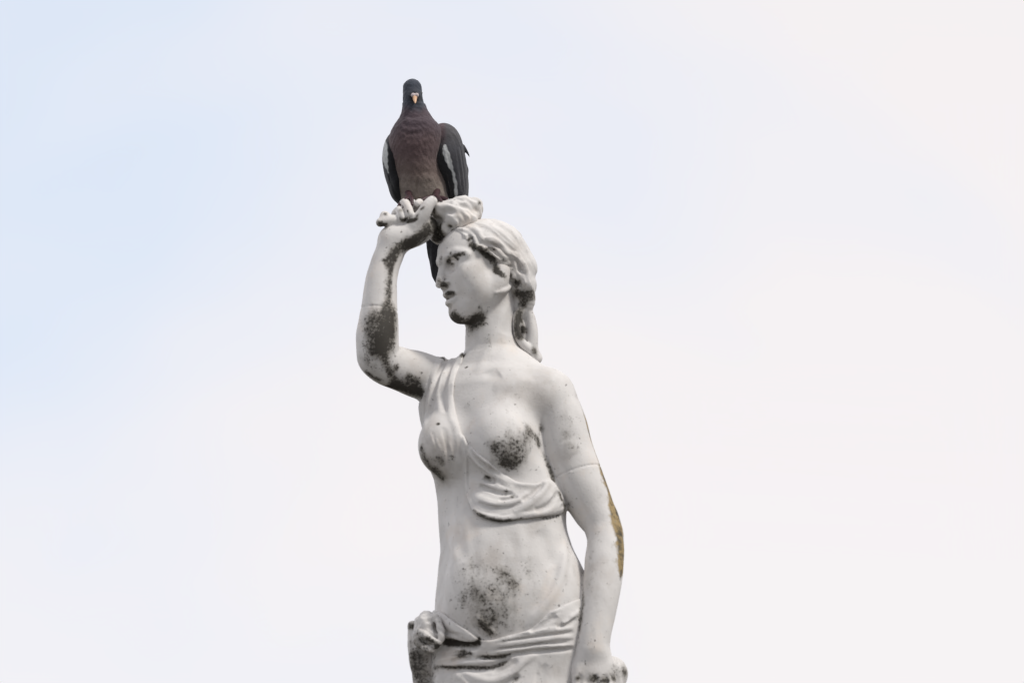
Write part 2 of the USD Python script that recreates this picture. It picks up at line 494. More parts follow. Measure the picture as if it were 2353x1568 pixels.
# hanging arm
body.tube(T((1264, 924, -44, 60), (1290, 972, -44, 57), (1303, 1030, -42, 58), (1320, 1077, -40, 57.5), (1339, 1122, -38, 55), (1362, 1168, -36, 48.5), (1384, 1207, -40, 43),
             (1391, 1240, -50, 42), (1388, 1290, -64, 44.5), (1385, 1325, -74, 44), (1379, 1365, -84, 43), (1371, 1415, -92, 40.5), (1364, 1462, -98, 38), (1361, 1490, -100, 37)), 6, 5)
body.ell(P(1364, 1546, -100), (49, 30, 70), None, 18)
for a, b in (((1340, 1572), (1341, 1650)), ((1361, 1576), (1362, 1660)), ((1383, 1576), (1384, 1656)), ((1402, 1570), (1404, 1640))):
    m = ((a[0] + b[0]) / 2, (a[1] + b[1]) / 2)
    body.tube(T((a[0], a[1] - 10, -106, 12.5), (m[0], m[1] - 10, -124, 12.5), (b[0], b[1] - 22, -104, 11.5), (b[0], b[1] - 26, -80, 10)), 5, 10)
body.tube(T((1338, 1520, -104, 16), (1328, 1560, -114, 13), (1326, 1610, -112, 12)), 8)
body.ridges([([(x0, 1546), (x1, 1566), (x1, 1600)], -7, 4.2) for x0, x1 in ((1333, 1332), (1367, 1370), (1391, 1393), (1408, 1411))], 6)
# raised arm
body.tube(T((1010, 877, 58, 52), (965, 862, 34, 54), (925, 849, 6, 50), (886, 834, -26, 49), (868, 815, -44, 49), (867, 775, -52, 49), (869, 740, -54, 45.5), (871, 710, -54, 41.8),
             (875, 650, -50, 37), (885, 607, -47, 34), (896, 578, -45, 34), (904, 555, -45, 34)), 12, 6)
body.ell(P(1010, 920, 30), (34, 50, 50), None, 30)                   # the muscle that runs from arm to chest
body.tube(T((903, 551, -45, 33), (940, 541, -48, 31), (966, 530, -46, 29), (980, 521, -40, 26)), 12)
body.tube(T((955, 516, -62, 20), (972, 492, -72, 16.5), (982, 474, -76, 14.5), (992, 463, -74, 13)), 9, 8)       # thumb
body.tube(T((978, 512, -10, 18), (965, 486, 14, 14), (948, 470, 2, 12), (946, 467, -12, 10.5)), 6, 8)
body.tube(T((930, 520, -10, 16), (922, 482, -16, 11), (928, 466, -44, 10), (936, 474, -66, 10), (942, 492, -74, 9.2)), 3.5, 7)       # curled fingers
body.tube(T((915, 520, -15, 14), (908, 492, -24, 10), (916, 482, -48, 9.5), (921, 490, -66, 9), (925, 501, -70, 8.2)), 3.5, 7)
body.tube(T((958, 500, -30, 13), (960, 474, -40, 9.5), (964, 465, -58, 9), (959, 468, -66, 8)), 3.5, 7)
body.tube(T((925, 508, -52, 14), (900, 506, -60, 13), (880, 508, -66, 12), (874, 511, -68, 10.5)), 6, 8)
body.ball(P(884, 496, -62), 11.5, 7)
# --- head: axes forward, to her left, up
YAW, ROLL = math.radians(65), math.radians(9.5)
_f = np.array([-math.sin(YAW), -math.cos(YAW), 0]); _l = np.array([math.cos(YAW), -math.sin(YAW), 0]); _u = np.array([0, 0, 1.0])
cr, sr = math.cos(ROLL), math.sin(ROLL)
RY = np.array([[cr, 0, -sr], [0, 1, 0], [sr, 0, cr]])
HR = np.stack([RY @ _f, RY @ _l, RY @ _u], 1)
HO = P(1113.5, 613, 0)


def H(f, l, u):
    return HO + HR @ np.array([f, l, u], float)


def HT(*rows):
    return np.array([(*H(a, b, c), r) for a, b, c, r in rows])


body.ell(H(3, 0, 33), (106, 79, 78), HR, 20)
body.ell(H(40, 0, -36), (66, 60, 84), HR, 26)
body.ball(H(83, 0, -102), 22, 20)
for s in (-1, 1):
    body.tube(HT((78, s * 10, -104, 21), (48, s * 36, -88, 21), (8, s * 53, -62, 24), (-8, s * 57, -30, 23)), 20)
    body.ball(H(63, s * 42, -28), 28, 24)
    body.tube(HT((101, s * 10, 18, 9), (94, s * 32, 25, 9), (70, s * 56, 14, 9)), 12, 10)
    body.ell(H(106, s * 27, 0), (25, 20, 15), HR, 9, 's')
    body.ball(H(76, s * 28, 0), 15.5, 2)
    body.tube(HT((91, s * 14, -1, 2.6), (92.5, s * 25, 8.5, 3.6), (85, s * 38, 6, 3.4), (74, s * 46, -3, 2.6)), 2.5, 5)
    body.tube(HT((90, s * 14, -4, 2.2), (90, s * 28, -9, 2.4), (78, s * 43, -5, 2.2)), 3, 5)
    body.ball(H(50, s * 38, -58), 30, 26)
body.tube(HT((104, 0, 20, 9), (111, 0, -4, 8.5), (121, 0, -29, 8.5), (123, 0, -36, 8.5)), 9, 8)
for s in (-1, 1):
    body.ball(H(107, s * 11, -40), 8, 10)
    body.ball(H(113, s * 5.5, -47.5), 4.0, 2, 's')
body.tube(HT((93, -20, -66, 4), (106, -10, -59, 7), (111, 0, -60, 6.5), (106, 10, -59, 7), (93, 20, -66, 4)), 6, 6)
body.tube(HT((93, -17, -74, 4), (104, -9, -80, 7.5), (107, 0, -80.5, 8), (104, 9, -80, 7.5), (93, 17, -74, 4)), 6, 6)
body.tube(HT((94, -20, -67.5, 2), (105, -8, -69, 4.6), (111, 0, -69.5, 4.8), (105, 8, -69, 4.6), (94, 20, -67.5, 2)), 2.5, 5, 's')
body.ball(H(112, 0, -96), 8, 8, 's')
# the lobe of the ear, all that the hair leaves free
body.tube(np.column_stack([body.ray([(1176, 644), (1170, 656), (1158, 667), (1140, 672)]), (8, 7, 6.5, 3.5)]), 4, 6)
# --- surface anatomy
body.ridges((([(1130, 884), (1170, 884), (1225, 868)], 1.6, 13), ([(1120, 850), (1135, 862), (1150, 858)], -4, 16),
                  ([(1168, 690), (1140, 760), (1108, 830), (1096, 862)], 4.0, 12), ([(1096, 960), (1094, 1040)], -1.5, 18),
                  ([(1092, 1200), (1086, 1260), (1092, 1330)], -2.2, 14), ([(1050, 1205), (1058, 1250), (1068, 1290)], -3, 14), ([(1236, 1215), (1256, 1260), (1276, 1300)], -3, 18), ([(1036, 574), (1058, 575), (1084, 588)], 2.2, 9), ([(1070, 588), (1056, 588), (1042, 588)], -3.0, 4.5), ([(1056, 622), (1070, 626)], 2.4, 17), ([(1030, 657), (1042, 664), (1050, 676)], 1.6, 7), ([(1185, 1195), (1196, 1240), (1200, 1290)], 2.0, 14), ([(1024, 1185), (1032, 1240), (1048, 1290)], 2.4, 12),
                  ([(1236, 1010), (1254, 1060), (1276, 1112), (1298, 1156)], -9, 6.5), ([(1093, 1410), (1115, 1436), (1142, 1458)], 4.5, 5), ([(1084, 1420), (1104, 1444), (1126, 1462)], -4.5, 6),
                  ([(1298, 1240), (1297, 1270), (1291, 1312), (1270, 1362), (1247, 1394), (1207, 1450)], 6, 10), ([(1280, 1290), (1270, 1330), (1248, 1370), (1220, 1410)], -2.5, 12), ([(1300, 1010), (1318, 1045)], 2, 18)))
uneven(body, 0.32, 19.0)
# joints of mended stone
for c, nrm, R in ((P(871, 712, -54), (0.10, 0.0, 1.0), 62), (P(1330, 1092, -20), (-0.32, 0.05, 1.0), 72)):
    nrm = np.array(nrm) / np.linalg.norm(nrm)
    body.add('d', lambda x, c=c, nrm=nrm: 1.9 * np.exp(-(((x - c) @ nrm) / 1.5) ** 2), c, R, 0)

# ------------------------------------------------------------------ the hair
hair = Field()
hair.ell(H(-6, 0, 31), (99, 87, 81), HR, 20)
hair.ell(H(-72, 10, -16), (47, 64, 47), HR, 30)
hair.add('i', lambda x: ((x - HO) @ HR) @ np.array([.74, 0, -.67]) - 12.0, None, 0, 6)
hair.add('i', lambda x: -(((x - HO) @ HR)[:, 2] + 62 + 0.25 * ((x - HO) @ HR)[:, 0]), None, 0, 8)
hair.ell(P(1195, 655, 10), (38, 50, 36), None, 14)
WAVES = [([(1014, 548), (1034, 536), (1056, 534), (1072, 546), (1080, 556)], 7),
         ([(1050, 530), (1076, 534), (1090, 548), (1092, 562), (1104, 570), (1122, 566), (1140, 576), (1152, 590), (1170, 594), (1186, 612), (1190, 634)], 8.5),
         ([(1074, 524), (1098, 534), (1110, 550), (1128, 552), (1150, 562), (1166, 582), (1186, 590), (1204, 616), (1208, 646)], 9),
         ([(1086, 572), (1100, 580), (1110, 592), (1126, 594), (1138, 604), (1140, 618), (1152, 626), (1166, 618), (1182, 628), (1192, 650), (1194, 668)], 7.5),
         ([(1116, 578), (1130, 584), (1140, 592), (1154, 606), (1166, 604)], 6),
         ([(1140, 626), (1150, 636), (1164, 640), (1180, 636)], 6.5), ([(1194, 630), (1208, 650), (1214, 668)], 9), ([(1196, 600), (1210, 630), (1216, 660)], 7)]
for pix, r in WAVES:
    q = along(hair, pix)
    hair.tube(np.column_stack([q, np.full(len(q), r) * (0.82 + 0.3 * np.sin(np.arange(len(q)) * 1.3))]), 4, 8)
HR_LINES = [([(1046, 524), (1090, 518), (1140, 540), (1180, 576), (1204, 612)], -3, 8), ([(1080, 512), (1128, 522), (1176, 560), (1206, 606), (1220, 640)], 2.6, 11),
             ([(1110, 508), (1160, 528), (1200, 574), (1222, 630)], -2.4, 9), ([(1140, 512), (1180, 534), (1212, 582)], 3.0, 10), ([(1126, 504), (1142, 514), (1156, 524)], -4, 7), ([(1168, 520), (1196, 552), (1218, 600)], -2.6, 6),
             ([(1098, 560), (1112, 560), (1128, 572), (1146, 588), (1160, 596)], -8, 4.5), ([(1096, 572), (1106, 584), (1120, 584), (1134, 596), (1146, 612)], -8, 4.5), ([(1146, 612), (1152, 620), (1162, 610)], -7, 4.5),
             ([(1072, 540), (1082, 550), (1088, 562)], -7, 4.5), ([(1130, 612), (1140, 626), (1152, 636)], -7, 4.5), ([(1166, 626), (1176, 640), (1186, 652)], -7, 4.5), ([(1184, 600), (1196, 624), (1202, 650)], -4, 5), ([(1110, 548), (1124, 558)], -4, 4)]
hair.ridges(HR_LINES + crinkle(HR_LINES, 7, 2, (3, 9), (0.8, 1.6), (2.4, 3.6)) + crinkle([(p, 1, 5) for p, _ in WAVES], 9, 2, (1, 7), (-2.4, -1.2), (1.8, 2.6)))
# the gathered lock at the nape with a hanging loop
hair.tube(T((1198, 664, -10, 24), (1210, 690, -4, 20), (1207, 708, 0, 15)), 8, 8)
hair.tube(T((1184, 668, 0, 13), (1190, 700, 2, 13), (1195, 728, 6, 12)), 6)
hair.tube(T((1196, 712, -6, 12), (1186, 735, -16, 9), (1188, 765, -18, 9), (1200, 788, -12, 10), (1214, 802, 0, 12)), 5, 8)
hair.tube(T((1206, 708, 4, 14), (1219, 735, 6, 12), (1223, 765, 4, 13), (1222, 795, 6, 14), (1232, 822, 14, 14)), 5, 8)
hair.tube(T((1198, 705, 18, 16), (1203, 745, 20, 17), (1206, 795, 18, 15)), 4)
hair.ball(P(1194, 745, -2), 8, 3)
hair.tube(T((1186, 728, -8, 6.5), (1200, 752, 6, 9), (1204, 776, 8, 9)), 3, 8)

# ------------------------------------------------------------------ carved ornament between the hand and the hair
orn = Field()
for px, py, y, r in ((1012, 482, -52, (24, 24, 17)), (1038, 484, -48, (34, 30, 26)), (1062, 478, -38, (32, 30, 29)), (1088, 477, -26, (21, 26, 25)), (1046, 506, -50, (30, 26, 22)), (1072, 500, -44, (24, 22, 20)), (1054, 496, -54, (28, 22, 17)), (1026, 528, -36, (15, 24, 20)), (1004, 518, -16, (20, 26, 26)), (1004, 542, 0, (16, 20, 18)), (1092, 496, -20, (14, 22, 12))):
    orn.ell(P(px, py, y), r, None, 8)
uneven(orn, 1.5, 6.5)
orn.ridges((([(1000, 470), (1024, 472), (1050, 478), (1074, 496), (1082, 506)], 3.5, 5), ([(1004, 482), (1030, 487), (1054, 490), (1070, 508)], -4, 5), ([(1028, 462), (1040, 470), (1066, 474), (1086, 486)], -3.2, 5),
                  ([(1069, 455), (1080, 470), (1090, 496)], -3.2, 6), ([(1096, 458), (1102, 474), (1096, 496)], 2.5, 5), ([(1029, 516), (1036, 524)], -5, 4), ([(1012, 500), (1016, 520), (1020, 536)], 3, 4)), 6)

# ------------------------------------------------------------------ drapery
def cloth(base, t, poly, k=5.0, back=None, extra=()):
    f = Field()
    f.add('base', lambda x: base.eval(x) - t, None, 0)
    return f


def fast_base(base, t, lo, hi):
    """The base field, with only the pieces that reach the box."""
    c = (np.asarray(lo) + np.asarray(hi)) / 2
    ops = base.near(c, np.linalg.norm(np.asarray(hi) - lo) / 2)
    f = Field()

    def fn(x):
        if len(x) < 3000:
            m = x.mean(0)
            o = base.near(m, np.linalg.norm(x - m, axis=1).max(), ops)
        else:
            m = (x[0] + x[-1]) / 2
            o = base.near(m, np.linalg.norm(x[0] - x[-1]) / 2, ops)
        return base.eval(x, o) - t
    f.add('base', fn, None, 0)
    return f


def thin(field, rows):
    """Lets the cloth grow thinner downwards or upwards: rows py, mm taken off."""
    zz = np.array([P(1176, a, -80)[2] for a, _ in rows]); o = np.argsort(zz); m = np.array([b for _, b in rows], float)
    field.add('d', lambda x: np.interp(x[:, 2], zz[o], m[o]), None, 0)


CH_LO, CH_HI = P(930, 1345, -230), P(1330, 795, 190)
CH_LO, CH_HI = np.minimum(CH_LO, CH_HI), np.maximum(CH_LO, CH_HI)
CH_LO[1], CH_HI[1] = -240, 190
chest = fast_base(trunk, 5.0, CH_LO, CH_HI)
CHEST_POLY = curve_poly([(1012, 800), (1040, 800), (1064, 808), (1063, 826), (1052, 850), (1043, 880), (1041, 905), (1046, 940), (1054, 970), (1064, 1003), (1090, 1036), (1124, 1064), (1156, 1090), (1190, 1109), (1225, 1112), (1262, 1100),
                         (1276, 1110), (1300, 1150), (1308, 1168), (1282, 1181), (1240, 1184), (1203, 1190), (1151, 1196), (1110, 1186), (1085, 1168), (1074, 1152), (1067, 1136), (1050, 1150), (1010, 1165), (930, 1170), (930, 960), (962, 925), (978, 880), (996, 830)])


def region(poly):
    """Signed distance to the outline, read from a table."""
    lo = poly.min(0) - 60; n = np.ceil((poly.max(0) + 60 - lo) / 3).astype(int)
    gx, gy = np.meshgrid(lo[0] + 3 * np.arange(n[0]), lo[1] + 3 * np.arange(n[1]), indexing='ij')
    table = poly_sd(gx.ravel(), gy.ravel(), poly).reshape(gx.shape)

    def fn(x):
        px, py = proj(x)
        return map_coordinates(table, [(px - lo[0]) / 3, (py - lo[1]) / 3], order=1, mode='nearest')
    return fn




def chest_thin(x):
    px, py = proj(x)
    u, v = np.clip((py - 1050) / 80, 0, 1), np.clip((1078 - px) / 22, 0, 1)
    return 7.5 * u * u * (3 - 2 * u) * v * v * (3 - 2 * v)


chest.add('d', chest_thin, None, 0)                                 # the thin cloth on the far side fades into the body
chest.add('i', region(CHEST_POLY), None, 0, 7)
CF = [  # px curve, height, width
    ([(1092, 1136), (1130, 1160), (1190, 1160), (1250, 1148), (1292, 1140)], 8, 26),
    ([(1064, 812), (1040, 850), (1032, 900), (1034, 950), (1052, 990)], 4.5, 6), ([(1046, 812), (1018, 860), (1006, 910), (1012, 950)], 4.0, 6), ([(1054, 812), (1030, 856), (1020, 905), (1024, 950)], -4, 5),
    ([(1024, 815), (998, 860), (985, 910), (978, 965), (972, 1000)], 4, 6), ([(1036, 815), (1008, 860), (996, 912), (992, 950)], -4, 5), ([(990, 870), (976, 920), (974, 965)], -3.5, 4),
    ([(1040, 960), (1052, 1020), (1058, 1080)], 2.5, 7), ([(1020, 980), (1030, 1040), (1036, 1085)], -2.0, 6), ([(990, 990), (1000, 1040)], 1.6, 5),
    ([(1066, 1003), (1069, 1060), (1072, 1112), (1080, 1158)], 4, 5),
    ([(1066, 1006), (1094, 1040), (1126, 1066), (1158, 1091), (1192, 1111), (1226, 1114), (1260, 1103)], 4.5, 6),
    ([(1074, 1034), (1100, 1066), (1128, 1086), (1160, 1106), (1188, 1118)], 4, 5.5), ([(1072, 1022), (1100, 1056), (1130, 1078), (1150, 1092)], -3.2, 4.5),
    ([(1076, 1104), (1104, 1106), (1134, 1116), (1164, 1126), (1182, 1126)], 6, 6), ([(1102, 1114), (1130, 1126), (1160, 1134), (1180, 1134)], -6.5, 5), ([(1112, 1096), (1124, 1103), (1140, 1106)], -8, 6),
    ([(1084, 1128), (1110, 1146), (1150, 1156), (1190, 1146), (1214, 1130)], 5, 6.5), ([(1146, 1148), (1170, 1146), (1190, 1140)], -5, 4.5), ([(1098, 1152), (1130, 1166), (1170, 1164), (1200, 1152)], -4, 5),
    ([(1262, 1104), (1244, 1130), (1214, 1158), (1180, 1180)], 6.5, 7), ([(1250, 1108), (1226, 1132), (1196, 1150)], -4.5, 6), ([(1284, 1128), (1262, 1156), (1226, 1172)], -5, 6), ([(1294, 1148), (1276, 1166), (1240, 1178)], 4, 5),
    ([(1016, 1110), (1026, 1180), (1046, 1260)], 2.2, 9), ([(1000, 1120), (1008, 1180), (1022, 1240)], -1.8, 8), ([(1050, 1110), (1046, 1170), (1056, 1230)], -1.6, 8), ([(1060, 1120), (1068, 1140)], -2, 6),
    ([(1080, 1164), (1100, 1180), (1151, 1191), (1203, 1184), (1250, 1178), (1300, 1164)], 5, 5),
]
CF = [(p, h * .72, w * 1.15) if 1 <= i <= 6 else (p, h, w) for i, (p, h, w) in enumerate(CF)]
chest.ridges(CF[:1])                                                # the pouch first, then its folds, then the creases
chest.ridges([(p, h * (1.15 if h > 0 else 1.9), w * (1.0 if h > 0 else 0.9)) for p, h, w in CF[1:]])
chest.ridges(crinkle(CF[1:], 3, 2, (4, 9), (1.4, 2.6), (2.4, 3.4)))

HP_LO, HP_HI = np.array([P(920, 1500, 0)[0], -240, P(1176, 1630, 0)[2]]), np.array([P(1440, 1500, 0)[0], 230, P(1176, 1345, 0)[2]])
hip = fast_base(trunk, 6.5, HP_LO, HP_HI)
HIP_POLY = curve_poly([(900, 1395), (985, 1398), (1006, 1402), (1030, 1420), (1062, 1444), (1104, 1468), (1130, 1470), (1160, 1462), (1205, 1450), (1232, 1432), (1262, 1408), (1300, 1386), (1340, 1372), (1450, 1368), (1450, 1760), (900, 1760)])
thin(hip, [(1350, 5.5), (1420, 0)])
hip.add('i', region(HIP_POLY), None, 0, 6)
HF = [
    ([(1002, 1412), (1030, 1432), (1066, 1455), (1100, 1468)], 7, 12), ([(1018, 1476), (1034, 1474), (1056, 1479), (1082, 1481), (1104, 1477)], -17, 7), ([(1014, 1464), (1030, 1459), (1052, 1465), (1076, 1470), (1100, 1469)], 6, 5),
    ([(1028, 1490), (1050, 1494), (1072, 1488)], 4, 4), ([(1030, 1492), (1056, 1498), (1080, 1494)], -8, 5.5), ([(1000, 1490), (1024, 1486), (1044, 1496)], -5, 5),
    ([(1090, 1490), (1130, 1484), (1180, 1476), (1240, 1468), (1320, 1462)], 6, 7), ([(1110, 1478), (1160, 1467), (1220, 1454), (1320, 1440)], 5, 6), ([(1120, 1478), (1170, 1470), (1240, 1460), (1318, 1451)], -3.4, 4),
    ([(1070, 1496), (1120, 1498), (1180, 1494), (1240, 1486), (1322, 1480)], 6, 5.5), ([(1130, 1490), (1190, 1484), (1260, 1476), (1310, 1476)], -3.2, 4),
    ([(1096, 1509), (1130, 1511), (1160, 1507), (1184, 1500), (1240, 1494), (1320, 1488)], -13, 4.8),
    ([(1000, 1518), (1040, 1508), (1080, 1504), (1110, 1514)], 4, 5), ([(1030, 1530), (1070, 1522), (1110, 1519), (1140, 1512), (1168, 1506)], 7, 5), ([(1034, 1518), (1060, 1513), (1084, 1512)], -4, 4),
    ([(998, 1533), (1034, 1537), (1060, 1533), (1090, 1535), (1122, 1534), (1148, 1522), (1172, 1508)], -15, 6.5),
    ([(1236, 1497), (1202, 1520), (1174, 1546), (1128, 1564), (1094, 1557), (1060, 1540)], 7, 8), ([(1190, 1546), (1176, 1562), (1150, 1576)], -8, 7), ([(1128, 1545), (1160, 1535), (1190, 1515)], -3, 8), ([(1040, 1545), (1064, 1562), (1084, 1590)], 3, 7),
    ([(1280, 1412), (1250, 1430), (1216, 1452)], -7, 6), ([(1330, 1398), (1310, 1420), (1290, 1432)], 4, 6), ([(1322, 1418), (1300, 1434), (1276, 1442)], -4, 5), ([(1236, 1420), (1262, 1406), (1290, 1400)], 4, 6),
    ([(1250, 1520), (1240, 1560), (1236, 1620)], -2.5, 14), ([(1010, 1545), (1006, 1600)], 3, 12),
]
HF = [(pix, h * (1.35 if h > 0 else 1.8), w * (1.0 if h > 0 else 0.9)) for pix, h, w in HF]
hip.ridges(HF)
hip.ridges(crinkle(HF, 5, 2, (4, 9), (1.4, 2.8), (2.4, 3.6)))

# the knotted end of the cloth and the piece that falls behind it
knot = Field()
knot.ell(P(980, 1432, -62), (22, 28, 30), None, 8)
knot.ell(P(986, 1462, -70), (26, 24, 20), None, 8)
knot.ell(P(964, 1440, -46), (14, 24, 26), None, 6)
knot.tube(T((964, 1444, -78, 7), (974, 1458, -92, 7), (992, 1468, -96, 6.5), (1012, 1477, -94, 5.5)), 4, 6)
knot.tube(T((955, 1448, -64, 7), (956, 1466, -74, 7.5), (966, 1482, -82, 8), (984, 1489, -88, 8), (1004, 1482, -88, 6.5)), 4, 6)
knot.tube(T((1000, 1416, -84, 9), (1010, 1440, -92, 9), (1014, 1466, -94, 7)), 6, 6)
uneven(knot, 1.3, 5.5)
knot.ridges((([(966, 1464), (978, 1472), (996, 1478)], -9, 4), ([(994, 1414), (1000, 1440), (1004, 1466)], -5, 4.5), ([(974, 1420), (980, 1440), (992, 1458)], 2.5, 6), ([(966, 1414), (972, 1436), (984, 1456)], 3, 6), ([(982, 1410), (984, 1430)], -2.5, 4)), 6)
fall = Field()
fall.tube(T((950, 1440, -22, 13), (954, 1480, -20, 17), (962, 1520, -18, 21), (972, 1560, -16, 23), (984, 1610, -14, 26), (990, 1680, -12, 28), (994, 1760, -12, 30)), 8)
fall.ball(P(948, 1434, -24), 11, 8)
fall.tube(T((968, 1470, -30, 14), (976, 1510, -28, 15), (984, 1570, -22, 16), (992, 1700, -18, 18)), 10)
uneven(fall, 1.4, 11.0)
fall.ridges((([(942, 1440), (950, 1500), (962, 1568)], -3, 4), ([(960, 1490), (968, 1530), (978, 1590)], 3, 6)), 8)
# the rounded bundle in the lowered hand
bundle = Field()
bundle.ell(P(1404, 1546, -72), (38, 34, 40), None, 8)
bundle.ell(P(1400, 1600, -74), (34, 32, 60), None, 14)
bundle.ridges((([(1416, 1510), (1430, 1535), (1430, 1566)], -3, 5), ([(1426, 1520), (1438, 1545)], 2, 5)), 6)

statue = thing('statue', 'weathered white marble statue of a draped woman raising one arm', 'statue')


def box_of(a, b, y0, y1):
    p = np.array([P(*a, y0), P(*a, y1), P(*b, y0), P(*b, y1)])
    return np.array([p[:, 0].min(), y0, p[:, 2].min()]), np.array([p[:, 0].max(), y1, p[:, 2].max()])


MESH = {
    'body': mesh_field(body, *box_of((795, 435), (1460, 1700), -205, 190), VOX),
    'hair': mesh_field(hair, *box_of((990, 470), (1262, 860), -140, 170), VOX),
    'carved_ornament': mesh_field(orn, *box_of((970, 430), (1125, 575), -110, 60), VOX),
    'chest_drapery': mesh_field(chest, CH_LO, CH_HI, VOX),
    'hip_drapery': mesh_field(hip, HP_LO, HP_HI, VOX),
    'drapery_knot': mesh_field(knot, *box_of((925, 1385), (1030, 1510), -130, 0), VOX),
    'hanging_cloth': mesh_field(fall, *box_of((920, 1400), (1040, 1720), -80, 40), VOX),
    'held_bundle': mesh_field(bundle, *box_of((1350, 1490), (1455, 1680), -140, 10), VOX),
}

# --- grime, lichen and painted recess shade, as blobs that sit on the stone
allv = np.vstack([m[0] for m in MESH.values()])
apx, apy = proj(allv)


def on_stone(px, py):
    m = np.flatnonzero((np.abs(apx - px) < 3) & (np.abs(apy - py) < 3))
    if not len(m):
        m = np.argsort(np.hypot(apx - px, apy - py))[:6]
    return allv[m[np.argmin(allv[m, 1])]]


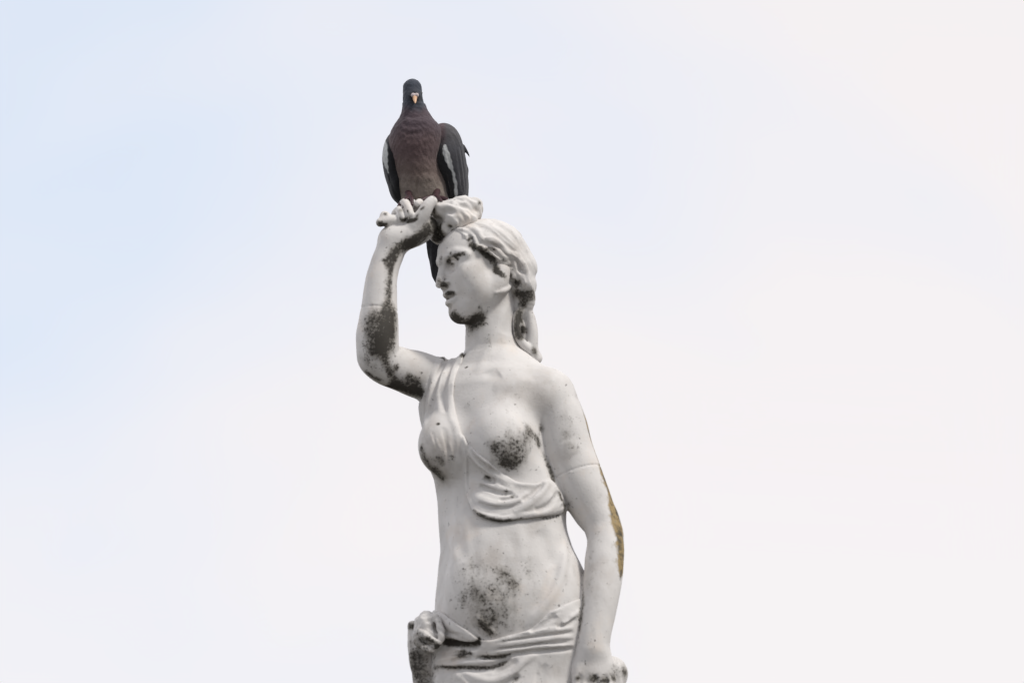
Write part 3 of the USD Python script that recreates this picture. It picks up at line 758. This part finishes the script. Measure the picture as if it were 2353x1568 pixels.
STAINS_AND_SHADE = [  # curve of pixels, reach, strength
    ([(905, 596), (898, 640), (892, 698)], 10, .66), ([(905, 588), (918, 575), (945, 565)], 15, .95), ([(945, 562), (968, 548), (984, 532)], 16, 1.0), ([(892, 606)], 12, .7), ([(880, 596)], 6, .5),
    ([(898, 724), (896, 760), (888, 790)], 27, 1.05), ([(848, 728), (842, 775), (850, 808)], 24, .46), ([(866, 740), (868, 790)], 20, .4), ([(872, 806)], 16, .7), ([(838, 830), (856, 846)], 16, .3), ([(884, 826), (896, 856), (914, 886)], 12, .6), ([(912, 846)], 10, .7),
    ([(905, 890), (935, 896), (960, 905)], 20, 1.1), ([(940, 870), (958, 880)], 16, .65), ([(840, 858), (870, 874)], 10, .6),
    ([(1045, 736), (1058, 744), (1078, 744), (1096, 734)], 21, 1.1), ([(1104, 714), (1106, 704)], 7, .45), ([(1042, 726)], 9, .5),
    ([(1068, 584), (1057, 586), (1046, 589), (1036, 590)], 6.5, .8), ([(1031, 594), (1032, 604), (1041, 609)], 6.5, .8), ([(1048, 597)], 6, .85), ([(1033, 581)], 4, .5), ([(1040, 597)], 4.2, -1.2), ([(1013, 653), (1020, 656), (1028, 655)], 7.5, 1.0), ([(1024, 675), (1032, 675), (1042, 675)], 6, 1.1), ([(1006, 640)], 7, .4), ([(1012, 580), (1008, 612)], 8, .3),  # shade under the brow, in the nostrils and open mouth, painted as colour
    ([(1076, 556), (1092, 570)], 8.5, 1.0), ([(1100, 572), (1116, 586), (1130, 596)], 9, 1.1), ([(1078, 545)], 8, .6), ([(1138, 608), (1146, 624), (1162, 637)], 8.5, 1.05), ([(1120, 572), (1136, 576)], 6, .8), ([(1178, 648), (1190, 650)], 8.5, 1.1), ([(1136, 620)], 6, .8), ([(1160, 598)], 5, .5), ([(1206, 612)], 9, .3),  # darks laid into the recesses along the hairline
    ([(1186, 676), (1204, 682), (1226, 672)], 13, .95), ([(1198, 700)], 12, .9), ([(1196, 718), (1192, 748), (1196, 770), (1203, 758)], 10, 1.05), ([(1200, 735)], 9, .8), ([(1226, 800), (1232, 815)], 8, .7),  # stained nape hair, with the dark of the loop hole painted in
    ([(1140, 1030), (1152, 1054)], 24, .42), ([(1165, 1066)], 17, .66), ([(1130, 1022)], 14, .25), ([(1178, 1030)], 36, .26), ([(1218, 988), (1236, 1004)], 17, .48), ([(1204, 1010)], 28, .36), ([(1192, 1052)], 24, .3), ([(1238, 1020)], 12, .4), ([(1244, 985)], 10, .7), ([(1190, 1070)], 18, .3),
    ([(970, 1050), (985, 1072)], 17, .55), ([(1010, 1056), (1014, 1066)], 12, .6), ([(1000, 1086), (1008, 1098)], 15, .66), ([(1034, 1052)], 9, .5), ([(966, 1030)], 9, .5),
    ([(1088, 1315), (1108, 1360), (1118, 1420)], 58, .24), ([(1160, 1312), (1185, 1340)], 20, .34), ([(1155, 1385)], 56, .22), ([(1102, 1374)], 20, .22), ([(1055, 1375)], 30, .16), ([(1080, 1345)], 14, .2), ([(1132, 1420)], 20, .22), ([(1104, 1436), (1124, 1455)], 11, .7),
    ([(1020, 819)], 7, 1.0), ([(1064, 812)], 8, 1.0), ([(1069, 841)], 4, 1.0), ([(1005, 971)], 5, 1.0), ([(1119, 1098)], 9, .8), ([(1250, 1040), (1268, 1085), (1290, 1140), (1304, 1162)], 7, .75), ([(1300, 1166)], 10, .8),  # small spots, and a dark line along the armpit crease
    ([(1160, 1132)], 7, .4), ([(1178, 1142)], 6, .5), ([(1086, 1174), (1118, 1191), (1151, 1199), (1200, 1193)], 6, .85), ([(1200, 1193), (1260, 1187), (1300, 1178)], 5, .5), ([(1337, 1330), (1334, 1400), (1326, 1470)], 7, .5),
    ([(944, 1438)], 12, .7), ([(958, 1480), (962, 1540), (972, 1600)], 34, .62), ([(946, 1500), (950, 1545)], 12, .5), ([(1022, 1474), (1050, 1478), (1098, 1476)], 9, 1.25), ([(1000, 1488), (1012, 1484)], 8, .9), ([(1046, 1500), (1070, 1502)], 8, .8),  # stained cloth end; under the flap, grime plus shade painted into the cavity
    ([(1098, 1509), (1135, 1510), (1174, 1503)], 5.5, .85), ([(998, 1533), (1060, 1533), (1120, 1534), (1152, 1522), (1170, 1510)], 5.5, .85), ([(1060, 1498), (1084, 1502)], 5, .8), ([(976, 1468), (1000, 1476)], 5, .8), ([(1184, 1556)], 10, .6),  # dark lines along the gaps between the hip folds
    ([(1330, 1560)], 8, .6), ([(1367, 1560)], 11, .65), ([(1393, 1560)], 9, .65), ([(1411, 1556)], 8, .6), ([(1424, 1540)], 30, .28), ([(1440, 1545)], 10, .6), ([(1350, 1562), (1410, 1560)], 12, .3),
    ([(916, 504), (932, 509), (948, 505), (958, 490)], 5, .9), ([(934, 478), (936, 495)], 3.5, .6), ([(962, 480), (972, 472)], 4, .7), ([(1000, 478), (996, 500)], 5, .7),
    ([(1002, 510), (1006, 530), (1014, 545)], 17, 1.1), ([(1000, 552)], 16, .9), ([(872, 518), (884, 520)], 9, .9), ([(886, 490)], 7, .6), ([(930, 508), (948, 506)], 7, .7), ([(918, 480)], 7, .5), ([(1034, 522)], 7, .8), ([(1104, 462)], 6, .6), ([(1098, 470)], 14, .22),
    ([(1330, 900)], 30, .12), ([(1290, 960)], 30, .14), ([(1300, 1000), (1330, 1040)], 16, .22), ([(1340, 940), (1354, 985), (1374, 1040), (1392, 1090)], 5, .6), ([(1432, 1290), (1428, 1330)], 7, .8), ([(1215, 1310)], 20, .15), ([(1180, 900)], 20, .06), ([(1090, 640)], 5, .3), ([(1130, 790)], 30, .18), ([(1070, 1010), (1074, 1090)], 12, .15),
]
LICHEN = [([(1386, 1076), (1396, 1104), (1405, 1134), (1416, 1174), (1425, 1215), (1430, 1255), (1431, 1305)], 18.5, 1.0), ([(1410, 1160), (1422, 1205)], 12, .5), ([(1340, 940), (1354, 985), (1372, 1030), (1387, 1072)], 6, .8)]


def blobs(v, table):
    out = np.zeros(len(v))
    lo, hi = v.min(0), v.max(0)
    for pix, r, s in table:
        q = np.array([on_stone(a, b) for a, b in pix])
        if ((q.max(0) + 3 * r) < lo).any() or ((q.min(0) - 3 * r) > hi).any():
            continue
        m = ((v > q.min(0) - 2.6 * r) & (v < q.max(0) + 2.6 * r)).all(1)
        x = v[m]
        if not len(x):
            continue
        q = np.vstack([q, q]) if len(q) == 1 else resample(q, 10)
        d, t = seg_dist(x, q)
        e = s * (0.45 + 0.55 * np.clip(np.minimum(t, 1 - t) / 0.22, 0, 1)) if len(pix) > 1 and r < 9 else s
        g = np.exp(-(d / r) ** 2 * 1.1)
        out[m] = np.maximum(out[m] + e * g * ((1 - 0.5 * np.clip(out[m], 0, 1)) if s > 0 else 1.0), 0)
    return out


LABELS = {'hanging_cloth': 'dark stained cloth end hanging at the hip', 'held_bundle': 'rounded grey end of the bundle in the lowered hand'}
for name, (v, f) in MESH.items():
    li = blobs(v, LICHEN) if name == 'body' else np.zeros(len(v))
    part(statue, name, (v, f), M_STONE, LABELS.get(name), [('stain_shade', blobs(v, STAINS_AND_SHADE)), ('lichen', li)])

# ================================================================== THE PIGEON
PY = 10.0
bird = Field()
BROWS = np.array([  # py, left, right, depth of the axis, depth/width
    (243, 926, 974, -6, 1.0), (258, 922, 983, -2, 1.0), (274, 912, 995, 4, 1.0), (288, 902, 1008, 8, 1.0), (300, 895, 1014, 12, 1.0), (318, 889, 1016, 16, 1.0), (340, 888, 1013, 22, 1.06), (362, 893, 1010, 28, 1.08),
    (382, 899, 1011, 32, 1.08), (405, 905, 1016, 38, 1.05), (430, 911, 1024, 44, 1.0), (448, 917, 1030, 50, .95), (460, 926, 1024, 54, .9), (470, 950, 1010, 58, .8)], float)
BZ = np.array([P(965, r[0], PY)[2] for r in BROWS]); _o = np.argsort(BZ)
bt = np.arange(BZ.min(), BZ.max(), 1.0)
BTAB = [PchipInterpolator(BZ[_o], c[_o])(bt) for c in ((BROWS[:, 1] + BROWS[:, 2]) / 2 - 1176, (BROWS[:, 2] - BROWS[:, 1]) / 2, BROWS[:, 3] + PY, BROWS[:, 4])]


def bird_loft(x):
    c, w, cy, ra = [np.interp(x[:, 2], bt, t) for t in BTAB]
    d = (np.sqrt(((x[:, 0] - c) / w) ** 2 + ((x[:, 1] - cy) / (w * ra)) ** 2) - 1) * w * np.minimum(ra, 1) * 0.8
    return np.maximum(d, np.maximum(x[:, 2] - BZ.max(), BZ.min() - x[:, 2]))


bird.add('u', bird_loft, P(965, 360, 40), 170, 0)
bird.tube(T((947, 203, PY - 2, 22), (948, 226, PY - 4, 23), (950, 246, PY - 2, 25), (951, 262, PY + 2, 28)), 9, 8)
bird.ell(P(950, 222, PY - 16), (17, 15, 16), None, 8)
bird.tube(T((975, 420, PY + 60, 52), (985, 470, PY + 100, 34), (992, 520, PY + 130, 20)), 20)
bird.ridges((([(958, 405), (960, 430), (960, 452)], -3, 3), ([(920, 415), (945, 408), (960, 412), (985, 408), (1010, 414)], 2.2, 8), ([(930, 262), (950, 270), (972, 262)], -1.8, 5), ([(924, 282), (948, 290), (976, 283)], -1.6, 5), ([(915, 300), (945, 306), (985, 300)], -1.2, 6)), 8)
uneven(bird, 0.32, 4.0)
# one wing folded along each side
def wing(pts_outer, ys):
    w = Field()
    for (a, b, c, r3) in pts_outer:
        w.ell(P(a, b, c), r3, None, 16)
    return w


rw = wing([(1018, 318, PY + 40, (30, 46, 35)), (1031, 324, PY + 46, (26, 48, 29)), (1028, 362, PY + 30, (33, 46, 52)), (1041, 368, PY + 52, (26, 52, 54)), (1046, 405, PY + 52, (27, 50, 56)), (1055, 442, PY + 72, (21, 46, 50)), (1045, 500, PY + 110, (16, 28, 62))], None)
lw = wing([(918, 332, PY + 40, (28, 44, 34)), (903, 352, PY + 36, (21, 42, 40)), (901, 374, PY + 42, (21, 46, 46)), (911, 411, PY + 50, (21, 44, 50)), (926, 444, PY + 68, (17, 38, 34)), (952, 500, PY + 112, (14, 26, 50))], None)
for k, pix in enumerate(([(1026, 350), (1036, 390), (1046, 440)], [(1044, 318), (1054, 370), (1062, 440)], [(1056, 330), (1064, 380), (1070, 440)], [(1036, 300), (1050, 320), (1060, 345)], [(1018, 345), (1024, 400), (1036, 452)])):
    rw.ridge(along(rw, pix, 8), -2.0 if k != 3 else 1.5, 3.5)
rw.tube(T((1063, 338, PY + 44, 6), (1074, 352, PY + 44, 2.6), (1079, 361, PY + 44, 0.9)), 3, 5)
rw.tube(T((1062, 378, PY + 60, 8), (1073, 396, PY + 60, 3), (1073, 404, PY + 60, 1)), 4, 5)
for pix in ([(884, 340), (892, 400), (914, 455)],):
    lw.ridge(along(lw, pix, 8), -1.5, 3)
tail = Field()
tail.tube(T((986, 480, PY + 100, 20), (995, 560, PY + 128, 16), (1003, 620, PY + 146, 14), (1006, 642, PY + 152, 10)), 4)
tail.add('d', lambda x: 0.8 * np.sin(x[:, 0] * 0.55), None, 0, 0)

pigeon = thing('pigeon', 'plump grey and mauve wood pigeon perched on the raised marble hand', 'pigeon')


def ramp(x, a, b):
    t = np.clip((x - a) / (b - a), 0, 1)
    return t * t * (3 - 2 * t)


def mixc(a, b, t):
    return a * (1 - t[:, None]) + np.asarray(b) * t[:, None]


def tint_body(v):
    px, py = proj(v)
    rng = np.random.default_rng(2)
    wob = 3 * np.sin(px * .11) + 2 * np.sin(px * .31 + 1)
    py = py + wob
    c = np.tile(np.array([0.038, 0.045, 0.061]), (len(v), 1))                     # slate head
    c = mixc(c, (0.058, 0.041, 0.050), ramp(py, 236, 262))                       # mauve neck and breast
    c = mixc(c, (0.086, 0.057, 0.059), ramp(py, 280, 335))
    c = mixc(c, (0.104, 0.076, 0.068), ramp(py, 345, 400))
    c = mixc(c, (0.165, 0.137, 0.118), ramp(py, 392, 432))                        # buff belly
    c = mixc(c, (0.05, 0.055, 0.065), ramp(v[:, 1], PY + 55, PY + 85))            # grey back
    face = np.exp(-((px - 953) / 15) ** 2 - ((py - 222) / 16) ** 2) * (v[:, 1] < PY - 4)
    return mixc(c, (0.012, 0.012, 0.014), np.clip(face * 1.1, 0, 1))


def tint_wing(v, side):
    px, py = proj(v)
    c = np.tile(np.array([0.031, 0.031, 0.037]), (len(v), 1))
    c = mixc(c, (0.055, 0.052, 0.056), 1 - ramp(py, 300, 345))
    if side > 0:
        line = np.array([(1022, 332, 3), (1022, 342, 9), (1026, 356, 10.5), (1031, 372, 10), (1036, 386, 7), (1042, 398, 4), (1043, 410, 6), (1047, 422, 5), (1047, 436, 6.5), (1048, 450, 4.5), (1050, 466, 5)], float)
    else:
        line = np.array([(885, 324, 3), (884, 340, 9), (884, 358, 9.5), (886, 376, 7), (892, 398, 2)], float)
    at = np.interp(py, line[:, 1], line[:, 0]); w = np.interp(py, line[:, 1], line[:, 2], left=0, right=0)
    front = v[:, 1] < PY + 75
    dark = (px < at) if side > 0 else (px > at)
    c = mixc(c, (0.010, 0.010, 0.012), dark * ramp(py, 325, 350))
    c = mixc(c, (0.075, 0.05, 0.056), (1 - ramp(py, 300, 345)) * (1 - ramp(px, 1014, 1030)) if side > 0 else np.zeros(len(v)))
    t = np.where(front & (w > 0), np.clip((0.82 * w - np.abs(px - at) + 0.8 * np.sin(py * .33 + 2 * np.sin(py * .05))) / 2.5, 0, 1), 0)
    return mixc(c, (0.40, 0.41, 0.41), t)


bm = mesh_field(bird, *box_of((860, 170), (1060, 545), -100, 200), 1.7)
part(pigeon, 'body', bm, M_PLUM, None, [('tint', tint_body(bm[0]))])
m_ = mesh_field(rw, *box_of((985, 270), (1090, 580), -40, 180), 1.6)
part(pigeon, 'wing', m_, M_PLUM, 'dark wing at the right with a white band', [('tint', tint_wing(m_[0], 1))])
m_ = mesh_field(lw, *box_of((862, 280), (985, 570), -40, 180), 1.6)
part(pigeon, 'wing_001', m_, M_PLUM, 'dark wing at the left, mostly behind the breast', [('tint', tint_wing(m_[0], -1))])
m_ = mesh_field(tail, *box_of((955, 440), (1040, 665), 40, 200), 1.8)
part(pigeon, 'tail', m_, M_PLUM, None, [('tint', np.tile((0.022, 0.022, 0.026), (len(m_[0]), 1)))])
beak = Field(); beak.tube(T((953, 223, PY - 30, 5.5), (953, 229, PY - 42, 4.4), (954, 237, PY - 52, 1.6)), 3, 4)
cere = Field()
for dx in (-4, 4):
    cere.ball(P(953 + dx, 219, PY - 33), 5.4, 3)
part(pigeon, 'beak', mesh_field(beak, *box_of((940, 210), (968, 250), -70, 0), 1.0), plain('beak_orange', (0.52, 0.32, 0.19), 0.45, 120, 0.2))
part(pigeon, 'cere', mesh_field(cere, *box_of((938, 205), (968, 235), -60, 10), 1.0), plain('cere_white', (0.42, 0.36, 0.36), 0.6, 200, 0.2))
M_EYE = plain('eye_dark', (0.02, 0.018, 0.015), 0.15)
for k, dx in enumerate((-19, 18)):
    e = Field(); e.ball(P(949 + dx, 214, PY - 11), 3.8)
    part(pigeon, 'eye' + ('_001' if k else ''), mesh_field(e, *box_of((949 + dx - 9, 205), (949 + dx + 9, 223), -20, 20), 0.9), M_EYE)
M_FOOT = plain('foot_red', (0.032, 0.010, 0.013), 0.55, 150, 0.4)
for k, foot in enumerate((((938, 452, PY + 20), [[(940, 456, -22), (932, 460, -54), (927, 476, -66)], [(940, 455, -22), (945, 455, -50), (947, 470, -70)], [(936, 456, -18), (920, 468, -40), (914, 480, -58)]]),
                          ((1004, 448, PY + 20), [[(1002, 452, -24), (1008, 456, -52), (1014, 462, -70)], [(1000, 452, -24), (978, 456, -44), (968, 460, -58)], [(1006, 454, -22), (1024, 458, -40), (1030, 464, -58)]]))):
    ft = Field()
    a, toes = foot
    ft.tube(T((a[0], a[1] - 12, a[2], 9), (toes[0][0][0], toes[0][0][1], toes[0][0][2], 6)), 4, 6)
    for toe in toes:
        ft.tube(T(*[(x, y, z, r) for (x, y, z), r in zip(toe, (5.5, 5.0, 3.2))]), 3, 6)
    part(pigeon, 'foot' + ('_001' if k else ''), mesh_field(ft, *box_of((a[0] - 50, 425), (a[0] + 50, 500), -100, 70), 1.5), M_FOOT)

# ================================================================== below the frame: skirt, plinth, lawn
skirt = Field()
SR = np.array([(1690, 972, 1356, 10, .72), (1900, 955, 1372, 5, .75), (2150, 935, 1395, 0, .8), (2380, 915, 1415, 0, .85), (2420, 905, 1425, 0, .85)], float)
SZ = np.array([P(1176, r[0], 0)[2] for r in SR]); _s = np.argsort(SZ)


def skirt_fn(x):
    c, w, cy, ra = [np.interp(x[:, 2], SZ[_s], t[_s]) for t in ((SR[:, 1] + SR[:, 2]) / 2 - 1176, (SR[:, 2] - SR[:, 1]) / 2, SR[:, 3], SR[:, 4])]
    ang = np.arctan2(x[:, 1] - cy, x[:, 0] - c)
    k = ramp(SZ.max() - x[:, 2], 0, 300)
    w = w * (1 + k * (0.05 * np.sin(9 * ang + x[:, 2] * .004) + 0.03 * np.sin(17 * ang - x[:, 2] * .006)))
    d = (np.sqrt(((x[:, 0] - c) / w) ** 2 + ((x[:, 1] - cy) / (w * ra)) ** 2) - 1) * w * .7
    return np.maximum(d, np.maximum(x[:, 2] - SZ.max(), SZ.min() - x[:, 2]))


skirt.add('u', skirt_fn, (0, 0, SZ.mean()), 620, 0)
m_ = mesh_field(skirt, *box_of((880, 1660), (1450, 2440), -250, 250), 8.0)
part(statue, 'skirt', m_, M_STONE, None, [('stain_shade', np.full(len(m_[0]), .1)), ('lichen', np.zeros(len(m_[0])))])
base_z = AXIS_Z + SZ.min() / 1000


def slab(levels):
    """Square steps (half width, z) joined into one closed mesh, with softened corners."""
    v, f = [], []
    for h, z in levels:
        b = h * 0.97
        v += [(h, -b, z), (h, b, z), (b, h, z), (-b, h, z), (-h, b, z), (-h, -b, z), (-b, -h, z), (b, -h, z)]
    n = len(levels)
    for i in range(n - 1):
        for j in range(8):
            a, b = i * 8 + j, i * 8 + (j + 1) % 8
            f += [(a, b, b + 8), (a, b + 8, a + 8)]
    for j in range(1, 7):
        f += [(0, j + 1, j), ((n - 1) * 8, (n - 1) * 8 + j, (n - 1) * 8 + j + 1)]
    return np.array(v) * 1000, np.array(f)


ped = thing('pedestal', 'square pale stone pedestal under the statue', 'pedestal', (-0.012, 0, 0))
M_PED = plain('pedestal_stone', (0.38, 0.36, 0.33), 0.8, 12, 0.2)
part(ped, 'foot', slab([(0.62, 0), (0.62, 0.3), (0.58, 0.33), (0.52, 0.42)]), M_PED, smooth=30)
part(ped, 'shaft', slab([(0.44, 0.421), (0.44, base_z - 0.32)]), M_PED, smooth=30)
part(ped, 'cap', slab([(0.45, base_z - 0.319), (0.50, base_z - 0.26), (0.50, base_z - 0.18), (0.40, base_z - 0.14), (0.40, base_z + 0.002)]), M_PED, smooth=30)
M_GROUND = plain('gravel_ground', (0.055, 0.052, 0.040), 0.9, 3.0, 0.35)
g = usdkit.mesh(stage, '/World/ground', (np.array([(-900, -900, 0), (900, -900, 0), (900, 900, 0), (-900, 900, 0.0)]), np.array([(0, 1, 2, 3)])), M_GROUND)
g.GetPrim().SetCustomDataByKey('kind', 'structure')
